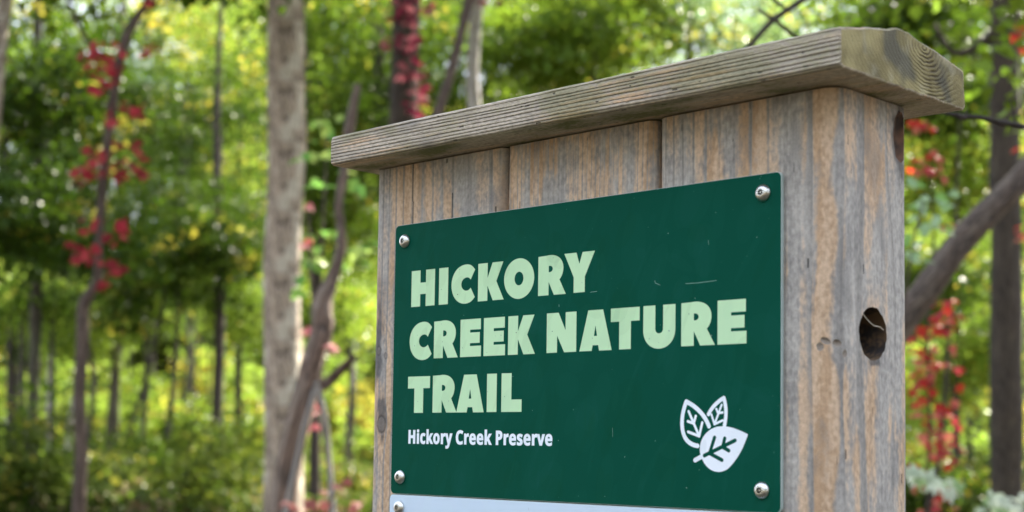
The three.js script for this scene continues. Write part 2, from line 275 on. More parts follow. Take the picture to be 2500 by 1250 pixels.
// panels: lettering and leaf emblem are print on the sheet, in millimetres
function roundedRect(x0, y0, x1, y1, r) { const s = new THREE.Shape(); s.moveTo(x0 + r, y0); s.lineTo(x1 - r, y0); s.absarc(x1 - r, y0 + r, r, -Math.PI / 2, 0); s.lineTo(x1, y1 - r); s.absarc(x1 - r, y1 - r, r, 0, Math.PI / 2); s.lineTo(x0 + r, y1); s.absarc(x0 + r, y1 - r, r, Math.PI / 2, Math.PI); s.lineTo(x0, y0 + r); s.absarc(x0 + r, y0 + r, r, Math.PI, Math.PI * 1.5); return s; }
function sheet(x0, y0, x1, y1, r, t) {
  const g = new THREE.ExtrudeGeometry(roundedRect(x0, y0, x1, y1, r), { depth: t - 0.0006, bevelEnabled: true, bevelThickness: 0.0003, bevelSize: 0.0003, bevelOffset: -0.0003, bevelSegments: 2, curveSegments: 10 });
  const p = g.attributes.position, uv = g.attributes.uv; for (let i = 0; i < p.count; i++) uv.setXY(i, (p.getX(i) - x0) / (x1 - x0), (p.getY(i) - y0) / (y1 - y0));
  return g.translate(0, 0, -t + 0.0003);
}
const printMap = (() => {
  const cw = 2048, S = cw / 360.6, ch = Math.round(209.5 * S), cv = document.createElement('canvas'); cv.width = cw; cv.height = ch; const c = cv.getContext('2d');
  c.fillStyle = '#0b4b3b'; c.fillRect(0, 0, cw, ch); c.scale(S, S);
  const LET = '#c6e6b9', WHITE = '#f0f4fb';
  const poly = (...rings) => { c.beginPath(); for (const r of rings) { r.forEach(([x, y], i) => i ? c.lineTo(x, y) : c.moveTo(x, y)); c.closePath(); } c.fill('evenodd'); };
  const glyph = {   // x, y, w: left edge, top of the capitals, width; capitals are 28 mm tall
    H: (x, y, w) => poly([[x, y], [x + 10.3, y], [x + 10.3, y + 9.6], [x + w - 10.3, y + 9.6], [x + w - 10.3, y], [x + w, y], [x + w, y + 28], [x + w - 10.3, y + 28], [x + w - 10.3, y + 18.5], [x + 10.3, y + 18.5], [x + 10.3, y + 28], [x, y + 28]]),
    I: (x, y, w) => poly([[x, y], [x + w, y], [x + w, y + 28], [x, y + 28]]),
    L: (x, y, w) => poly([[x, y], [x + 10.2, y], [x + 10.2, y + 19], [x + w, y + 19], [x + w, y + 28], [x, y + 28]]),
    T: (x, y, w) => poly([[x, y], [x + w, y], [x + w, y + 9.2], [x + w / 2 + 5.15, y + 9.2], [x + w / 2 + 5.15, y + 28], [x + w / 2 - 5.15, y + 28], [x + w / 2 - 5.15, y + 9.2], [x, y + 9.2]]),
    E: (x, y, w) => poly([[x, y], [x + w - 0.5, y], [x + w - 0.5, y + 8], [x + 10.5, y + 8], [x + 10.5, y + 10], [x + w - 1.5, y + 10], [x + w - 1.5, y + 18], [x + 10.5, y + 18], [x + 10.5, y + 20], [x + w, y + 20], [x + w, y + 28], [x, y + 28]]),
    N: (x, y, w) => poly([[x, y], [x + 11.3, y], [x + w - 10.2, y + 12.4], [x + w - 10.2, y], [x + w, y], [x + w, y + 28], [x + w - 11.3, y + 28], [x + 10.1, y + 16.2], [x + 10.1, y + 28], [x, y + 28]]),
    K: (x, y, w) => poly([[x, y], [x + 10, y], [x + 10, y + 11], [x + 15, y], [x + w - 0.8, y], [x + w - 7.8, y + 14], [x + w, y + 28], [x + 15.6, y + 28], [x + 10, y + 17], [x + 10, y + 28], [x, y + 28]]),
    Y: (x, y, w) => poly([[x, y], [x + 11.4, y], [x + w / 2, y + 8], [x + w - 11.4, y], [x + w, y], [x + w / 2 + 5.2, y + 17.2], [x + w / 2 + 5.2, y + 28], [x + w / 2 - 5.2, y + 28], [x + w / 2 - 5.2, y + 17.2]]),
    A: (x, y, w) => poly([[x + 7.9, y], [x + w - 7.9, y], [x + w, y + 28], [x + w - 11.3, y + 28], [x + w - 12.2, y + 24.2], [x + 12.2, y + 24.2], [x + 11.3, y + 28], [x, y + 28]], [[x + w / 2, y + 10.8], [x + w / 2 + 1.4, y + 17.8], [x + w / 2 - 1.4, y + 17.8]]),
    U: (x, y, w) => { c.beginPath(); c.moveTo(x, y); c.lineTo(x + 10.2, y); c.lineTo(x + 10.2, y + 15.4); c.bezierCurveTo(x + 10.2, y + 19.7, x + w - 10.2, y + 19.7, x + w - 10.2, y + 15.4); c.lineTo(x + w - 10.2, y); c.lineTo(x + w, y); c.lineTo(x + w, y + 16); c.bezierCurveTo(x + w, y + 33, x, y + 33, x, y + 16); c.closePath(); c.fill(); },
    O: (x, y, w) => { c.beginPath(); c.ellipse(x + w / 2, y + 14, w / 2, 14.7, 0, 0, 7); c.ellipse(x + w / 2, y + 14, 4.4, 4.9, 0, 0, 7); c.fill('evenodd'); },
    C: (x, y, w) => { const f = w / 25.4; c.beginPath(); c.moveTo(x + w, y + 3.8); c.bezierCurveTo(x + w - 3 * f, y + 0.4, x + 20 * f, y - 0.7, x + 15.8 * f, y - 0.7); c.bezierCurveTo(x + 6 * f, y - 0.7, x, y + 6, x, y + 14); c.bezierCurveTo(x, y + 22, x + 6 * f, y + 28.7, x + 15 * f, y + 28.7); c.bezierCurveTo(x + 20 * f, y + 28.7, x + w - 2.5 * f, y + 27, x + w, y + 24.2); c.lineTo(x + w - 4.5, y + 17); c.bezierCurveTo(x + w - 7, y + 19.2, x + 17 * f, y + 18.9, x + 15.5 * f, y + 18.9); c.bezierCurveTo(x + 9.2 * f, y + 17.6, x + 9.2 * f, y + 10.2, x + 15.8 * f, y + 9.2); c.bezierCurveTo(x + 18 * f, y + 9, x + w - 6.5, y + 9.2, x + w - 4.6, y + 11); c.closePath(); c.fill(); },
    R: (x, y, w) => { c.beginPath(); c.moveTo(x, y); c.lineTo(x + 8, y - 0.25); c.bezierCurveTo(x + 20, y - 1.6, x + 24.2, y + 4.5, x + 24.2, y + 9.2); c.bezierCurveTo(x + 24.2, y + 13, x + 22.5, y + 15.8, x + 20.6, y + 17.4); c.lineTo(x + w, y + 28); c.lineTo(x + 15.3, y + 28); c.lineTo(x + 10.2, y + 18.7); c.lineTo(x + 10.2, y + 28); c.lineTo(x, y + 28); c.closePath(); c.moveTo(x + 10.2, y + 7.2); c.lineTo(x + 11.2, y + 7.2); c.bezierCurveTo(x + 14.9, y + 7.4, x + 14.9, y + 11.4, x + 11.2, y + 11.6); c.lineTo(x + 10.2, y + 11.6); c.closePath(); c.fill('evenodd'); },
  };
  c.fillStyle = LET;
  for (const [ch1, x, y, w] of [['H', 20.2, 37.3, 26.8], ['I', 51.6, 37.3, 10.2], ['C', 65.5, 37.3, 25.4], ['K', 94.2, 37.2, 27], ['O', 121.3, 37, 30.3], ['R', 155.5, 36.9, 26.7], ['Y', 180.4, 36.7, 28.5],
    ['C', 19.2, 78.0, 25.4], ['R', 47, 77.8, 26.7], ['E', 76.1, 77.8, 22.3], ['E', 101.0, 77.8, 22.3], ['K', 126.2, 77.8, 27], ['N', 164.4, 77.7, 28.1], ['A', 195.4, 77.6, 29.3], ['T', 223.7, 77.5, 25.2], ['U', 252, 77.4, 26.9], ['R', 283.7, 77.3, 27], ['E', 312.6, 77.3, 22.3],
    ['T', 18.2, 119.1, 25.2], ['R', 46.6, 119, 26.7], ['A', 72.9, 119, 29.3], ['I', 105.2, 118.9, 10.2], ['L', 120.2, 118.9, 20.5]]) glyph[ch1](x, y, w);
  c.fillStyle = WHITE; c.save(); c.font = 'bold 40px "Droid Sans", sans-serif'; const tw = c.measureText('Hickory Creek Preserve').width; c.translate(18.9, 170.5); c.scale(152.6 / tw, 10.0 / 28.6); c.lineWidth = 1.7; c.strokeStyle = WHITE; c.fillText('Hickory Creek Preserve', 0, 0); c.strokeText('Hickory Creek Preserve', 0, 0); c.restore();
  // emblem: two outlined leaves and one solid leaf
  c.strokeStyle = WHITE; c.lineCap = 'round'; c.lineJoin = 'round';
  const curve = (w, ...pts) => { c.lineWidth = w; c.beginPath(); c.moveTo(...pts[0]); for (let i = 1; i < pts.length; i += 2) c.quadraticCurveTo(...pts[i], ...pts[i + 1]); c.stroke(); };
  const lines = (w, ...segs) => { c.lineWidth = w; for (const s of segs) { c.beginPath(); s.forEach((q, i) => i ? c.lineTo(...q) : c.moveTo(...q)); c.stroke(); } };
  curve(3.0, [297.4, 169.3], [285.0, 168], [284.8, 154.7], [284.8, 148], [288.2, 141.0], [301.5, 146.5], [306.3, 156.8]);
  lines(1.9, [[290.1, 147.3], [298.6, 163.1]], [[289.5, 153.7], [294.2, 155.0], [295.8, 150.3]], [[289.8, 160.4], [298.6, 163.1], [301.0, 154.5]]);
  curve(2.7, [305.9, 149.2], [309.5, 143], [317.7, 139.0], [320.8, 147], [318.3, 156.4]);
  lines(1.6, [[316.1, 143.4], [310.6, 155.5]], [[312.0, 145.9], [313.3, 148.6], [316.9, 148.1]], [[308.2, 149.4], [310.6, 155.5], [316.9, 153.1]]);
  c.beginPath(); c.moveTo(335.5, 162.1); c.bezierCurveTo(325, 157.5, 316, 156.2, 310, 158.4); c.bezierCurveTo(300, 162, 297, 172, 302.3, 178.6); c.bezierCurveTo(307, 186, 317, 187, 323, 181); c.bezierCurveTo(329, 175.5, 332.5, 169.5, 335.5, 162.1); c.closePath(); c.fill(); c.lineWidth = 1.2; c.stroke();
  lines(3.0, [[295.5, 178.4], [300.5, 176.1]]);
  c.strokeStyle = '#0b4b3b'; lines(2.4, [[302.8, 175.4], [326.5, 165.6]], [[310.7, 163.9], [306.9, 173.9], [316.5, 178.0]], [[318.6, 164.4], [317.0, 169.8], [321.7, 172.0]]);
  // scratches and specks
  { let z = 4242; const r = () => { z = (z * 16807) % 2147483647; return z / 2147483647; }; for (let i = 0; i < 260; i++) { c.fillStyle = i % 3 ? 'rgba(120,150,130,0.022)' : 'rgba(0,20,15,0.03)'; c.beginPath(); c.ellipse(r() * 360, r() * 209, 1 + r() * r() * 16, 2 + r() * 22, r() * 0.6, 0, 7); c.fill(); } }
  c.strokeStyle = '#9fbcae'; lines(0.28, [[287, 64.7], [297, 64.9], [311.6, 64.3]], [[261.5, 61], [262, 62.6], [266, 64.3]], [[175.8, 72], [176, 73.6]], [[205, 65.2], [211, 64.9]]); c.strokeStyle = '#8fa79a'; lines(0.25, [[226, 158], [226.3, 164]], [[305, 38], [305.4, 41]]);
  let q = 77; const R = () => { q = (q * 16807) % 2147483647; return q / 2147483647; };
  for (let i = 0; i < 150; i++) { c.fillStyle = ['#5f8c7c', '#3c6e5e', '#88a898', '#2f6253'][i % 4]; const x = R() * 360, y = R() * 209, s = 0.12 + R() * R() * 0.38; c.beginPath(); c.ellipse(x, y, s, s * (0.6 + R()), R() * 3, 0, 7); c.fill(); }
  for (let i = 0; i < 14; i++) { c.fillStyle = '#2a2f25'; c.beginPath(); c.arc(R() * 360, R() * 209, 0.15 + R() * 0.2, 0, 7); c.fill(); }
  const t = new THREE.CanvasTexture(cv); t.colorSpace = THREE.SRGBColorSpace; return t;
})();
const edgeMat = new THREE.MeshStandardMaterial({ color: new THREE.Color(0.42, 0.50, 0.47), roughness: 0.6 });
const panelRough = tex(256, 256, (i, j, o) => { o[0] = o[1] = o[2] = 0.42 + 0.10 * fbm(i / 30, j / 30, 3, 3) + 0.06 * N(i / 2.2, j / 2.2, 9); }, false, true);
const panel = part(marker, 'name_panel', sheet(0, -H, W, 0, 0.0042, 0.0028).translate(0, gy, 0), [new THREE.MeshPhysicalMaterial({ map: printMap, roughness: 1, roughnessMap: panelRough, specularIntensity: 0.05 }), edgeMat]);
const lowMap = tex(512, 256, (i, j, o) => { const a = 1 + 0.03 * fbm(i / 90, j / 90, 4, 3), s = N(i / 2.5, j / 2.5, 6) > 0.72 ? 0.8 : 1; o[0] = 0.60 * a * s; o[1] = 0.71 * a * s; o[2] = 0.83 * a * s; }, true);
const lower = part(marker, 'lower_panel', sheet(-0.0008, -H - 0.0006 - 0.30, W + 0.001, -H - 0.0006, 0.0035, 0.0028).translate(0, gy, 0), [new THREE.MeshPhysicalMaterial({ map: lowMap, roughness: 0.42 }), edgeMat], { label: 'plain pale blue panel below the green one' });
{
  const pr = [[0, 3.3], [2.2, 3.3], [3.0, 3.12], [3.9, 2.6], [4.7, 1.75], [5.25, 0.8], [5.4, 0.2], [5.3, 0], [0, 0]].map(([x, y]) => new THREE.Vector2(x / 1000, y / 1000));
  const dome = new THREE.LatheGeometry(pr, 40); const hex = new THREE.CylinderGeometry(0.00195, 0.00195, 0.0036, 6); hex.translate(0, 0.0033, 0);
  const steel = new THREE.MeshStandardMaterial({ color: new THREE.Color(0.66, 0.64, 0.61), metalness: 1, roughness: 0.3 });
  const ev = new Evaluator(); ev.useGroups = false; const a = new Brush(dome, steel), b = new Brush(hex, steel); a.updateMatrixWorld(); b.updateMatrixWorld();
  let g = ev.evaluate(a, b, SUBTRACTION).geometry; const pin = new THREE.CylinderGeometry(0.0006, 0.0006, 0.0016, 12); pin.translate(0, 0.0022, 0);
  const strip = (q) => { q = q.index ? q.toNonIndexed() : q; for (const k of Object.keys(q.attributes)) if (!['position', 'normal', 'uv'].includes(k)) q.deleteAttribute(k); q.clearGroups(); return q; };
  g = mergeGeometries([strip(g), strip(pin)]); g.rotateX(Math.PI / 2);
  [[12.0, 13.0], [347.3, 12.1], [11.6, 196.5], [346.9, 195.9]].forEach(([x, y], i) => { const s = part(panel, i ? 'screw_00' + i : 'screw', g, steel); s.position.set(x / 1000, gy - y / 1000, 0.0003); s.rotation.z = i * 0.7 + 0.3; });
  const s = part(lower, 'screw_004', g, steel); s.position.set(0.0112, gy - 0.2199, 0.0003);
}

// ---------------------------------------------------------------- trees: bark, trunks, leaf sprays
function bark(c0, c1, c2, s, k = 1) {
  const h = new Float32Array(256 * 512);
  const map = tex(256, 512, (i, j, o) => {
    const x = i / 256, y = j / 512, a = Math.abs(N(x * 22 + 1.6 * N(x * 5, y * 5, s + 7), y * 2.4, s)) * 1.5 + 0.5 * N(x * 56, y * 11, s + 2) + 0.15, b = fbm(x * 5, y * 5, s + 5, 3), l = fbm(x * 7, y * 2, s + 11, 4) + 0.1 * N(x * 60, y * 60, s);
    h[j * 256 + i] = Math.min(1, a * 0.9) ; let c = mix3(c1, c0, ss(0.05, 0.5, a)); c = mix3(c, c2, ss(0.02, 0.25, l) * 0.75); c = mix3(c, c1, ss(0.12, 0.4, fbm(x * 9, y * 1.7, s + 31, 3)) * 0.6); const g = 1 + 0.5 * b; o[0] = c[0] * g; o[1] = c[1] * g; o[2] = c[2] * g;
  }, true, true);
  const bump = tex(256, 512, (i, j, o) => { o[0] = o[1] = o[2] = h[j * 256 + i]; }, false, true);
  return new THREE.MeshStandardMaterial({ map, bumpMap: bump, bumpScale: 0.012 * k, roughness: 0.92 });
}
const BARK = { snag: bark([0.165, 0.107, 0.076], [0.045, 0.031, 0.024], [0.26, 0.205, 0.16], 21), limb: bark([0.09, 0.063, 0.046], [0.026, 0.018, 0.013], [0.125, 0.096, 0.072], 25), grey: bark([0.34, 0.27, 0.205], [0.095, 0.07, 0.052], [0.50, 0.45, 0.36], 1), dark: bark([0.050, 0.037, 0.027], [0.018, 0.013, 0.0095], [0.075, 0.059, 0.043], 4), brown: bark([0.10, 0.066, 0.048], [0.037, 0.024, 0.018], [0.15, 0.11, 0.082], 8), pale: bark([0.46, 0.42, 0.38], [0.16, 0.14, 0.12], [0.44, 0.42, 0.39], 12), olive: bark([0.065, 0.056, 0.036], [0.025, 0.021, 0.013], [0.085, 0.085, 0.05], 16) };
function tube(pts, seg = 12, knob = 0.12, step = 0.12) {           // pts: [Vector3, radius]
  const curve = new THREE.CatmullRomCurve3(pts.map((p) => p[0]), false, 'centripetal'), len = curve.getLength(), n = Math.max(4, Math.min(70, Math.round(len / step)));
  const pos = [], uv = [], idx = []; let up = V(0.31, 0.12, 0.94).normalize();
  for (let j = 0; j <= n; j++) {
    const t = j / n, p = curve.getPoint(t), tg = curve.getTangent(t), f = t * (pts.length - 1), k = Math.min(pts.length - 2, Math.floor(f)), r = pts[k][1] + (pts[k + 1][1] - pts[k][1]) * (f - k);
    const a = V().crossVectors(up, tg).normalize(), b = V().crossVectors(tg, a);
    for (let i = 0; i <= seg; i++) { const th = (i % seg) / seg * Math.PI * 2, q = r * (1 + knob * N(Math.cos(th) * 1.4 + p.x * 3, Math.sin(th) * 1.4 + p.z * 3, p.y * 2.3 + 0.5)); pos.push(p.x + (a.x * Math.cos(th) + b.x * Math.sin(th)) * q, p.y + (a.y * Math.cos(th) + b.y * Math.sin(th)) * q, p.z + (a.z * Math.cos(th) + b.z * Math.sin(th)) * q); uv.push(i / seg * Math.max(1, Math.round(r * 12)), t * len / 0.8); }
  }
  for (let j = 0; j < n; j++) for (let i = 0; i < seg; i++) { const a = j * (seg + 1) + i; idx.push(a, a + 1, a + seg + 1, a + 1, a + seg + 2, a + seg + 1); }
  const c = pos.length / 3, pe = curve.getPoint(1); pos.push(pe.x, pe.y, pe.z); uv.push(0, 0); for (let i = 0; i < seg; i++) idx.push(n * (seg + 1) + i, n * (seg + 1) + i + 1, c);
  const g = new THREE.BufferGeometry(); g.setAttribute('position', new THREE.Float32BufferAttribute(pos, 3)); g.setAttribute('uv', new THREE.Float32BufferAttribute(uv, 2)); g.setIndex(idx); g.computeVertexNormals(); return g;
}
// one oval leaf folded on its midrib, lying along +x in the xz plane
function leafGeo(l, w, fold, curl) {
  const g = new THREE.BufferGeometry(), P = [0, 0, 0, l * 0.38, fold, w / 2, l * 0.42, 0, 0, l * 0.38, fold, -w / 2, l * 0.75, fold * 0.4 - curl * 0.4, w * 0.3, l * 0.75, -curl * 0.5, 0, l * 0.75, fold * 0.4 - curl * 0.4, -w * 0.3, l, -curl, 0];
  g.setAttribute('position', new THREE.Float32BufferAttribute(P, 3)); g.setIndex([0, 1, 2, 0, 2, 3, 1, 4, 5, 1, 5, 2, 2, 5, 6, 2, 6, 3, 4, 7, 5, 5, 7, 6]); g.computeVertexNormals(); return g;
}
function sprayGeo(n, size, spread) {
  const L = [];
  for (let i = 0; i < n; i++) {
    const s = size * rr(0.7, 1.25), g = leafGeo(s, s * rr(0.6, 0.8), s * rr(0.05, 0.16), s * rr(0, 0.25)), a = rr(0, 6.283);
    g.rotateX(gauss() * 0.7); g.rotateZ(-rr(-0.35, 0.9)); g.rotateY(a);
    const rad = spread * Math.sqrt(rnd()); g.translate(Math.cos(a + gauss() * 0.5) * rad, gauss() * spread * 0.28, Math.sin(a + gauss() * 0.5) * rad); L.push(g);
  }
  return mergeGeometries(L);
}
const SPRAY = [sprayGeo(34, 0.072, 0.34), sprayGeo(34, 0.066, 0.38), sprayGeo(28, 0.084, 0.36)], FARSPRAY = [sprayGeo(26, 0.15, 0.62), sprayGeo(26, 0.17, 0.62)];
const leafMat = new THREE.MeshPhysicalMaterial({ color: 0xffffff, roughness: 1, transmission: 0.5, thickness: 0, side: THREE.DoubleSide, specularIntensity: 0.06, clearcoat: 0.17, clearcoatRoughness: 0.27 });
const HUE = { dark: [0.030, 0.058, 0.004], mid: [0.054, 0.094, 0.007], fresh: [0.108, 0.168, 0.014], lime: [0.205, 0.295, 0.036], yellow: [0.34, 0.31, 0.04], olive: [0.075, 0.105, 0.012], blue: [0.05, 0.105, 0.045], pale: [0.13, 0.20, 0.075] };
const M4 = new THREE.Matrix4(), Q = new THREE.Quaternion(), EU = new THREE.Euler(), COL = new THREE.Color();
// blobs: [centre Vector3, rx, ry, rz, count]; the crown is one part
function crown(parent, blobs, hue, geos, scale = 1, odd = 0.04, name = 'crown') {
  const list = []; const base = parent.position, ph = rr(0, 50);
  for (const [c, rx, ry, rz, n] of blobs) {
    let made = 0, tries = 0;
    while (made < n && tries++ < n * 6) {
      const d = V(gauss(), gauss(), gauss()).multiplyScalar(0.8); if (d.length() > 1.15) continue;
      const p = V(c.x + d.x * rx, c.y + d.y * ry, c.z + d.z * rz); if (N(p.x * 0.9 + ph, p.y * 1.3, p.z * 0.9) < -0.14) continue;
      if (p.y < terrain(p.x, p.z) + 0.15) continue;
      list.push(p); made++;
    }
  }
  const gi = geos[Math.floor(rnd() * geos.length)], im = shadow(new THREE.InstancedMesh(gi, leafMat, list.length));
  list.forEach((p, i) => {
    Q.setFromEuler(EU.set(gauss() * 0.45, rr(0, 6.283), gauss() * 0.45)); const s = scale * rr(0.7, 1.25);
    im.setMatrixAt(i, M4.compose(p.clone().sub(base), Q, V(s, s, s)));
    const h = rnd() < odd ? HUE.yellow : HUE[hue], v = rr(0.75, 1.25), w = rr(0.9, 1.12); im.setColorAt(i, COL.setRGB(h[0] * v * w, h[1] * v, h[2] * v));
  });
  im.name = name; im.userData.kind = 'stuff'; parent.add(im); return im;
}
const onGround = (p) => V(p.x, terrain(p.x, p.z), p.z);
// a tree whose trunk follows pixels of the photograph at one distance: path [px, py, half width in px], top first or bottom first alike
function tracedTree(name, label, dist, path, barkMat, opts = {}) {
  let pts = path.map(([x, y, r, dd = 0]) => [at(x, y, dist + dd), r * (dist + dd) / F]);
  if (pts[0][0].y > pts.at(-1)[0].y) pts.reverse();
  const b = pts[0], dir = b[0].clone().sub(pts[1][0]).normalize(), gyy = terrain(b[0].x, b[0].z) - 0.1;
  if (b[0].y > gyy && !opts.hang) { const t = (b[0].y - gyy) / Math.max(0.3, -dir.y); pts.unshift([V(b[0].x + dir.x * t * 0.6, gyy, b[0].z), b[1] * 1.25]); }
  if (opts.up) { const e = pts.at(-1), d2 = e[0].clone().sub(pts.at(-2)[0]).normalize(); for (const k of [0.5, 1]) pts.push([e[0].clone().addScaledVector(d2, opts.up * k).add(V(0, opts.up * 0.1 * k, 0)), e[1] * (1 - 0.6 * k)]); }
  const base = onGround(pts[0][0]), t = thing(name, label, opts.category ?? 'tree', opts.group, base);
  const geos = [tube(pts.map(([p, r]) => [p.clone().sub(base), r]), 14, opts.knob ?? 0.14)];
  for (const br of opts.limbs ?? []) geos.push(tube(br.map(([x, y, r, dd = 0]) => [at(x, y, dist + dd).sub(base), r * (dist + dd) / F]), 8, 0.15, 0.08));
  part(t, 'trunk', mergeGeometries(geos), barkMat);
  (opts.extra ?? []).forEach((br, i) => part(t, i ? 'dead_branch_00' + i : 'dead_branch', tube(br.map(([x, y, r, dd = 0]) => [at(x, y, dist + dd).sub(base), r * (dist + dd) / F]), 8, 0.15, 0.08), BARK.pale));
  return t;
}
const blob = (px, py, d, rpx, rpy, rz, n) => [at(px, py, d), rpx * d / F, rpy * d / F, rz, n];

// ---- the trunks that stand out
const big = tracedTree('forest_tree', 'tall grey barked tree standing left of the trail post', 9, [[700, -60, 46], [698, 150, 46], [700, 320, 47], [694, 520, 45], [688, 700, 46], [692, 900, 46], [694, 1080, 47], [690, 1260, 49]], BARK.grey, { up: 5, knob: 0.1 });
crown(big, [[at(640, -520, 9), 2.2, 1.2, 2.0, 160], [at(900, -420, 9.6), 1.5, 0.9, 1.6, 90]], 'mid', SPRAY);
const vineTree = tracedTree('forest_tree', 'thin crooked dark sapling wrapped in red creeper at far left', 7.5, [[362, 0, 8.0], [318, 75, 9.6], [288, 170, 11.2], [270, 290, 11.2], [256, 400, 11.2], [246, 520, 11.2], [240, 620, 10.4], [236, 690, 12.0], [206, 740, 15.2], [202, 830, 14.4], [194, 960, 13.6], [198, 1100, 15.2], [192, 1250, 16.0]], BARK.brown, { up: 2.5, limbs: [[[290, 160, 9], [240, 130, 6], [190, 60, 5], [150, -40, 3]]] });
crown(vineTree, [[at(420, -350, 7.6), 1.1, 0.7, 1.0, 70]], 'mid', SPRAY);
const edgeTree = tracedTree('forest_tree', 'grey trunk leaning out of view in the upper left corner', 8, [[18, -40, 16], [6, 60, 17], [-8, 180, 18], [-30, 420, 20], [-50, 800, 22]], BARK.grey, { up: 3 });
crown(edgeTree, [[at(60, -380, 8), 1.2, 0.8, 1.2, 90]], 'mid', SPRAY);
tracedTree('dead_snag', 'broken crooked dead stem leaning before the big grey tree', 6, [[874, 205, 7.9], [852, 310, 12.3], [838, 420, 10.6], [826, 500, 9.7], [836, 590, 11.4], [818, 670, 15.0], [788, 745, 26.4], [790, 800, 29.0], [768, 865, 27.3], [744, 960, 29.0], [716, 1080, 29.9], [690, 1250, 33.4]], BARK.snag, { category: 'dead tree', knob: 0.42, limbs: [[[738, 965, 22], [790, 940, 14], [830, 905, 12], [862, 872, 9, -0.2]]], extra: [[[776, 930, 6, -0.1], [750, 1010, 5, -0.1], [726, 1110, 5.5, -0.1], [696, 1250, 6, -0.1], [680, 1330, 6, -0.1]], [[776, 945, 7, -0.05], [790, 1000, 7, -0.05], [800, 1090, 7], [812, 1250, 8], [816, 1340, 8]]] });
const creeperTree = tracedTree('forest_tree', 'dark trunk with purple red creeper rising behind the cap board', 10, [[992, -60, 34], [990, 120, 34], [984, 300, 35], [982, 600, 36], [980, 1000, 38]], BARK.dark, { up: 5 });
crown(creeperTree, [[at(960, -420, 10.2), 1.6, 1.0, 1.5, 120]], 'mid', SPRAY);
const slant = tracedTree('forest_tree', 'slender brown stem slanting up to the right behind the cap board', 7.5, [[1160, -60, 11], [1140, 20, 12], [1118, 110, 12], [1090, 210, 12], [1066, 290, 13], [1010, 520, 15], [960, 900, 17]], BARK.brown, { up: 3 });
crown(slant, [[at(1300, -330, 7.7), 0.9, 0.6, 0.9, 60]], 'fresh', SPRAY);
const greyTree = tracedTree('forest_tree', 'pale grey trunk seen just above the cap board', 11, [[1164, -60, 17], [1160, 60, 16], [1154, 170, 15], [1160, 300, 17], [1160, 900, 19]], BARK.pale, { up: 4 });
crown(greyTree, [[at(1240, -400, 11), 1.6, 0.9, 1.5, 120]], 'fresh', SPRAY);
const rightTree = tracedTree('forest_tree', 'straight dark trunk near the right edge', 10.5, [[2460, -80, 36], [2452, 200, 36], [2456, 600, 38], [2458, 1000, 39], [2458, 1270, 40]], BARK.dark, { up: 5, limbs: [[[2450, 60, 16], [2390, 110, 12], [2330, 130, 9], [2280, 60, 7]]] });
crown(rightTree, [[at(2500, -380, 10.5), 1.6, 1.0, 1.6, 120]], 'lime', SPRAY);
const lean = tracedTree('leaning_tree', 'dark leaning tree trunk slanting up to the right beside the post', 5, [[2620, 260, 30.6], [2500, 430, 34.2], [2420, 510, 34.2], [2340, 600, 34.2], [2270, 700, 35.1], [2200, 790, 36.0], [2080, 960, 37.8], [1960, 1180, 41.4]], BARK.limb, { up: 1.5, knob: 0.2 });
crown(lean, [[at(2800, 60, 5.3), 0.7, 0.4, 0.7, 25]], 'fresh', SPRAY);

// ---- near twigs
function twig(label, dist, ...paths) {
  const base = at(paths[0][0][0], paths[0][0][1], dist), t = thing('bare_twig', label, 'twig', null, base);
  paths.forEach((p, i) => part(t, i ? 'side_twig' + (i > 1 ? '_00' + (i - 1) : '') : 'stem', tube(p.map(([x, y, r, dd = 0]) => [at(x, y, dist + dd).sub(base), r * dist / F]), 7, 0.4, 0.008), BARK.limb));
}
twig('dark bare twig reaching out from under the cap end to the right edge', 1.9, [[2200, 264, 3.5], [2290, 273, 4], [2330, 280, 5], [2352, 287, 9], [2366, 285, 5.5], [2400, 288, 6], [2436, 298, 7], [2450, 301, 10], [2464, 302, 7], [2505, 312, 8], [2700, 360, 11]], [[2478, 303, 3], [2472, 270, 2], [2466, 240, 1.2]], [[2352, 287, 3.5], [2360, 276, 2.5], [2358, 268, 1.5]]);
twig('bare twigs crossing at the top behind the cap board', 2.8, [[1800, 150, 7], [1838, 104, 7], [1885, 52, 7], [1930, 20, 7], [1990, -20, 8]], [[1850, 22, 4], [1880, 42, 5], [1905, 60, 5], [1935, 84, 5], [1980, 120, 4]], [[1920, 22, 4], [1903, 10, 5], [1880, -12, 5]]);

